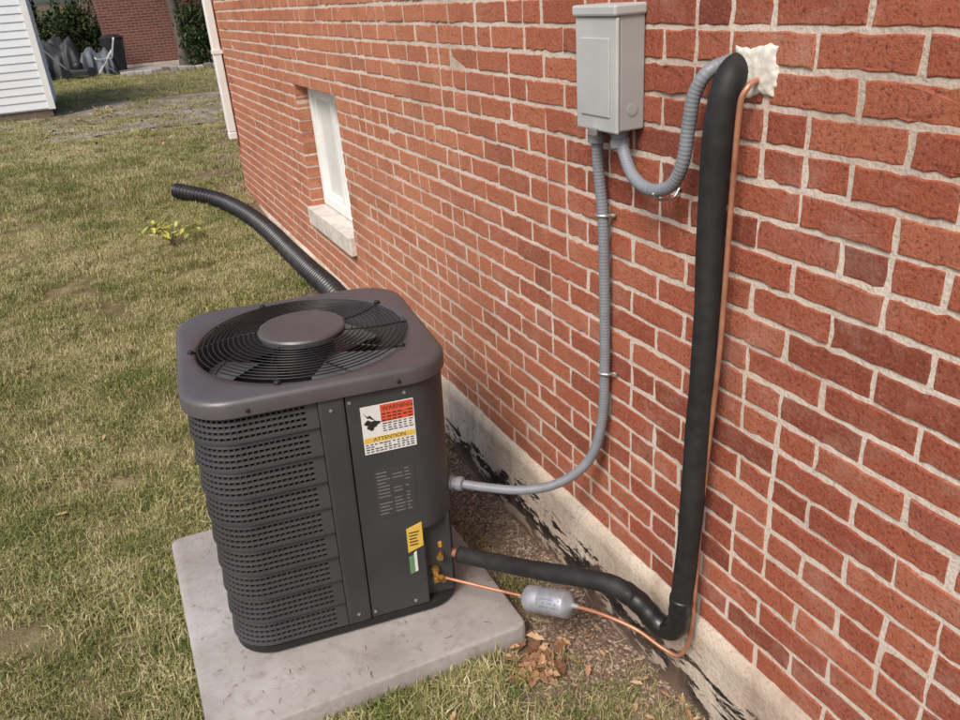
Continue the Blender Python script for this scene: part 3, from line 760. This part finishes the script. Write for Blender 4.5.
# ================================================================ SAPLING
PX,PY=.36,6.15; PZ=gh(PX,PY)
SP=empty('sapling',(PX,PY,PZ))
V=[];F=[]
for i in range(8):
    a=R.uniform(0,6.28); L=R.uniform(.10,.30)
    tip=Vector((PX+math.cos(a)*L*1.0,PY+math.sin(a)*L*.8,PZ+.06+R.uniform(.03,.14)))
    b0=Vector((PX,PY,PZ-.01)); md_=b0.lerp(tip,.5)+Vector((0,0,.05))
    par(tube('stem_%d'%i,[b0,md_,tip],.003,M['twig'],step=.03,seg=5),SP)
    for k in range(5):
        t=.45+.55*k/4; c=(b0.lerp(md_,t*2) if t<.5 else md_.lerp(tip,t*2-1)); leafshape(V,F,c+Vector((R.normal(0,.025),R.normal(0,.025),R.normal(.01,.02))),R.uniform(.020,.040),R.uniform(0,6.28),R.normal(0,.6),.3)
par(mesh_obj('leaves',V,F,M['sap']),SP)
# ================================================================ WHITE SHED
GZ=.5
SH=empty('garden_shed',(-2,14.4,GZ))
sx1,sx0,sy0,sy1=-.41,-4.0,14.2,16.8
V=[];F=[]
r_=.11; nrs=21
for i in range(nrs):
    z0=GZ+.14+i*r_; 
    for (xa,ya,xb,yb,nx_,ny_) in ((sx0,sy0,sx1,sy0,0,-1),(sx1,sy0,sx1,sy1,1,0)):
        b=len(V)
        V+= [(xa+nx_*.016,ya+ny_*.016,z0),(xb+nx_*.016,yb+ny_*.016,z0),(xb+nx_*.003,yb+ny_*.003,z0+r_),(xa+nx_*.003,ya+ny_*.003,z0+r_),(xa,ya,z0),(xb,yb,z0)]
        F+=[(b,b+1,b+2,b+3),(b+4,b+5,b+1,b)]
zt=GZ+.14+nrs*r_
par(mesh_obj('lap_siding',V,F,M['siding']),SH)
par(boxes('shed_core',[(sx0,sx1-.001,sy0+.001,sy1,GZ+.12,zt)],M['siding']),SH)
par(boxes('corner_trim',[(sx1-.07,sx1+.022,sy0-.022,sy0-.001,GZ+.12,zt),(sx1+.0175,sx1+.024,sy0-.02,sy0+.07,GZ+.12,zt)],M['white']),SH)
par(boxes('skid_base',[(sx0,sx1-.03,sy0+.02,sy0+.12,GZ-.05,GZ+.12),(sx0,sx1-.03,sy1-.15,sy1-.05,GZ-.05,GZ+.12)],M['wood']),SH)
mm=(sx0+sx1)/2
par(mesh_obj('shed_roof',[(sx0-.15,sy0-.15,zt),(sx1+.15,sy0-.15,zt),(sx1+.15,sy1+.15,zt),(sx0-.15,sy1+.15,zt),(mm,sy0-.15,zt+.9),(mm,sy1+.15,zt+.9)],[(0,1,4),(1,2,5,4),(2,3,5),(3,0,4,5),(0,3,2,1)],M['roof']),SH)
# ================================================================ BACKGROUND
NHs=empty('brick_house',(4,26,0))
par(boxes('walls',[(.9,12,24.2,32,GZ-.2,4.8)],M['bfar']),NHs)
par(boxes('foundation_band',[(.88,12.02,24.17,32.02,GZ-.2,GZ+.12)],M['found']),NHs)
par(boxes('window_trim',[(5.2,6.3,24.15,24.22,1.7,3.1)],M['white']),NHs)
par(boxes('window_pane',[(5.28,6.22,24.13,24.16,1.78,3.02)],M['glass']),NHs)
par(mesh_obj('roof',[(.6,23.9,4.8),(12.3,23.9,4.8),(12.3,32.3,4.8),(.6,32.3,4.8),(.6,28,7.0),(12.3,28,7.0)],[(0,1,5,4),(2,3,4,5),(0,4,3),(1,2,5),(0,3,2,1)],M['roof']),NHs)
def shrub(name,c,rad,n,leaf,mat):
    V=[];F=[]
    cl=[(Vector((R.normal(0,.45)*rad[0],R.normal(0,.45)*rad[1],abs(R.normal(.45,.3))*rad[2])),R.uniform(.2,.42)) for _ in range(26)]
    for _ in range(n):
        q,s=cl[R.randint(len(cl))]; d=Vector(R.normal(0,1,3)).normalized()*s*R.uniform(.6,1.05)*max(rad)*.6
        p=Vector(c)+q+d; p.z=max(p.z,c[2]+.02)
        leafshape(V,F,p,leaf*R.uniform(.6,1.3),R.uniform(0,6.28),R.uniform(-1.3,1.3),.2)
    e=empty(name,c); par(mesh_obj('foliage',V,F,mat),e)
    for i in range(5):
        par(tube('branch_%d'%i,[c,Vector(c)+Vector((R.normal(0,.1),R.normal(0,.1),.4))*rad[2],Vector(c)+cl[i][0]],.02,M['twig'],step=.1,seg=6),e)
shrub('evergreen_shrub',(-.6,25.0,GZ),(1.1,.7,1.9),5000,.06,M['shrub'])
shrub('evergreen_shrub',(3.0,22.6,GZ),(.35,.45,1.7),3000,.05,M['shrub'])
shrub('evergreen_shrub',(-3.4,25.5,GZ),(1.8,.7,2.4),4000,.08,M['shrub'])
shrub('evergreen_shrub',(.5,26,GZ),(.8,.7,2.0),3500,.06,M['shrub'])
tr=empty('tree',(2.6,22.8,GZ))
tx,ty=2.62,23.0
par(tube('trunk',[(tx,ty,GZ-.1),(tx+.02,ty,GZ+.8),(tx-.05,ty+.05,GZ+2.2),(tx+.1,ty+.1,GZ+4.2)],.13,M['bark'],step=.1,seg=12,rf=lambda s:1.25-.18*s+.05*math.sin(s*9)),tr)
for i in range(5):
    a=i*1.26; par(tube('limb_%d'%i,[(tx,ty+.05,GZ+2.4+.3*i),(tx+.7*math.cos(a),ty+.7*math.sin(a),GZ+3.3+.3*i),(tx+1.5*math.cos(a),ty+1.5*math.sin(a),GZ+4.2+.2*i)],.05,M['bark'],step=.15,seg=6),tr)
V=[];F=[]
for _ in range(5000):
    k=R.randint(14); rs=np.random.RandomState(k); c=Vector((tx+rs.normal(0,1.1),ty+rs.normal(0,1.1),GZ+4.6+rs.normal(0,.7)))
    leafshape(V,F,c+Vector(R.normal(0,.38,3)),R.uniform(.05,.11),R.uniform(0,6.28),R.uniform(-1.2,1.2),.2)
par(mesh_obj('crown',V,F,M['shrub']),tr)
def cover(name,cx,cy,w,d,h,seed,mat):
    V=[];F=[];nu,nv=34,20
    for i in range(nu+1):
        for k in range(nv+1):
            u=i/nu*2-1;v=k/nv*2-1; hg=(1-u**6)*(1-v**4)
            fold=.05*math.sin(u*17+seed+3*mn.noise(Vector((u*2,v*2,seed))))*(abs(v)**2)
            V.append((cx+u*w*(1+fold*.4),cy+v*d+fold,GZ+.02+hg*(h+.35*h*mn.noise(Vector((u*2.1,v*2,seed)))+.10*h*mn.noise(Vector((u*7,v*6,seed+1))))))
    for i in range(nu):
        for k in range(nv):
            a=i*(nv+1)+k;F.append((a,a+nv+1,a+nv+2,a+1))
    return mesh_obj(name,V,F,mat,smooth=True)
cover('tarp_covered_pile',-.35,23.6,.65,.45,.80,4,M['tarp'])
cover('tarp_covered_pile',.55,23.5,.45,.40,.55,9,simple('grey_tarp',(.08,.09,.11),.6,0,.3,5,.4))
cover('tarp_covered_pile',-.9,22.9,.4,.35,.45,13,M['tarp'])
MW=empty('lawn_mower',(.1,22.5,GZ))
par(loft('deck',[([(x+.1,y+22.5) for x,y in rr(.27,.24,.08)],GZ+.08),([(x+.1,y+22.5) for x,y in rr(.27,.24,.08)],GZ+.17),([(x+.1,y+22.5) for x,y in rr(.20,.18,.08)],GZ+.22)],M['tarp']),MW)
par(lathe('engine',[(.11,0),(.12,.02),(.12,.11),(.09,.15),(.04,.17)],M['black'],loc=(.1,22.5,GZ+.22),seg=16),MW)
for x,y in ((-.17,22.28),(.37,22.28),(-.17,22.72),(.37,22.72)):
    par(lathe('wheel',[(.05,-.02),(.10,-.022),(.105,0),(.10,.022),(.05,.02)],M['black'],loc=(x,y,GZ+.13),axis=(0,1,0),seg=16),MW)
for y in (22.3,22.7):
    par(tube('handle_bar',[(-.12,y,GZ+.2),(-.45,y,GZ+.6),(-.75,y,GZ+.98)],.014,M['galv'],step=.08,seg=6),MW)
par(tube('handle_grip',[(-.75,22.3,GZ+.98),(-.79,22.5,GZ+1.01),(-.75,22.7,GZ+.98)],.016,M['black'],step=.05,seg=6),MW)
GB=empty('garbage_bin',(1.02,23.5,GZ))
par(lathe('bin_body',[(.20,0),(.22,.02),(.27,.72),(.285,.74),(.285,.77)],M['tarp'],loc=(1.02,23.55,GZ+.02),seg=20),GB)
par(lathe('bin_lid',[(.29,.77),(.295,.80),(.2,.86),(.04,.88)],M['black'],loc=(1.02,23.55,GZ+.02),seg=20),GB)
CHR=empty('lawn_chair',(.75,22.7,GZ))
def q_(nm,p,r,m): par(tube(nm,p,r,m,step=.06,seg=6),CHR)
for y in (22.5,22.95):
    q_('side_leg',[(.5,y,GZ+.02),(.95,y,GZ+.58)],.012,M['galv']); q_('cross_leg',[(.95,y,GZ+.02),(.52,y,GZ+.42)],.012,M['galv']); q_('back_post',[(.90,y,GZ+.38),(1.05,y,GZ+.85)],.012,M['galv'])
o=boxes('seat_web',[(.54,.90,22.5,22.95,GZ+.38,GZ+.39)],simple('web_fabric',(.25,.27,.29),.8)); par(o,CHR)
mesh=mesh_obj('back_web',[(.915,22.5,GZ+.42),(.915,22.95,GZ+.42),(1.045,22.95,GZ+.84),(1.045,22.5,GZ+.84)],[(0,1,2,3)],bpy.data.materials['web_fabric']); par(mesh,CHR)
boxes('patio_slab',[(1.0,3.6,22.0,24.15,GZ-.1,GZ+.05)],M['slab'],bevel=.01)
V=[];F=[]
for i in range(20):
    x=1.1+i*.2; v,f=boxv(x+.005,x+.19+R.uniform(-.02,0),21.75+R.uniform(-.03,.03),21.9,GZ-.02,GZ+.10+R.uniform(-.03,.03),len(V)); V+=v;F+=f
o=mesh_obj('stone_edging',V,F,M['gravel']); m=o.modifiers.new('b','BEVEL'); m.width=.015
boxes('wooden_fence',[(-30+i*.155,-30+i*.155+.14,38+.01*(i%2),38.03+.01*(i%2),GZ-.1,GZ+1.85) for i in range(480)],M['wood'])
# ================================================================ CAMERA
U=Vector((-.0697,.9037,.4225)).normalized();D=Vector((-.4347,.3540,-.8281));D=(D-U*D.dot(U)).normalized();Xc=D.cross(U)
cd=bpy.data.cameras.new('Camera'); cam=bpy.data.objects.new('Camera',cd); S.collection.objects.link(cam)
cam.rotation_mode='QUATERNION'; cam.rotation_quaternion=Matrix((Xc,D,U)).to_quaternion(); cam.location=(0,0,1.85)
cd.lens=30; cd.sensor_width=36; cd.clip_end=1000; cd.clip_start=.02
S.camera=cam
# ================================================================ LIGHT
el,az=math.radians(50),math.radians(232)
sd=Vector((math.sin(az)*math.cos(el),math.cos(az)*math.cos(el),math.sin(el)))
L=bpy.data.lights.new('sun','SUN'); L.energy=3.0; L.angle=math.radians(22); L.color=(1,.95,.87)
lo=bpy.data.objects.new('sun',L); S.collection.objects.link(lo); lo.rotation_mode='QUATERNION'; lo.rotation_quaternion=(sd).to_track_quat('Z','Y'); lo.location=(-5,-5,10)
w=bpy.data.worlds.new('World'); S.world=w; w.use_nodes=True; t=w.node_tree
bg=t.nodes['Background']; sk=t.nodes.new('ShaderNodeTexSky'); sk.sky_type='NISHITA'; sk.sun_disc=False; sk.sun_elevation=el; sk.sun_rotation=az; sk.dust_density=4; sk.air_density=1.0
t.links.new(sk.outputs[0],bg.inputs[0]); bg.inputs[1].default_value=.15
S.view_settings.view_transform='Standard'; S.view_settings.look='None'; S.view_settings.exposure=0
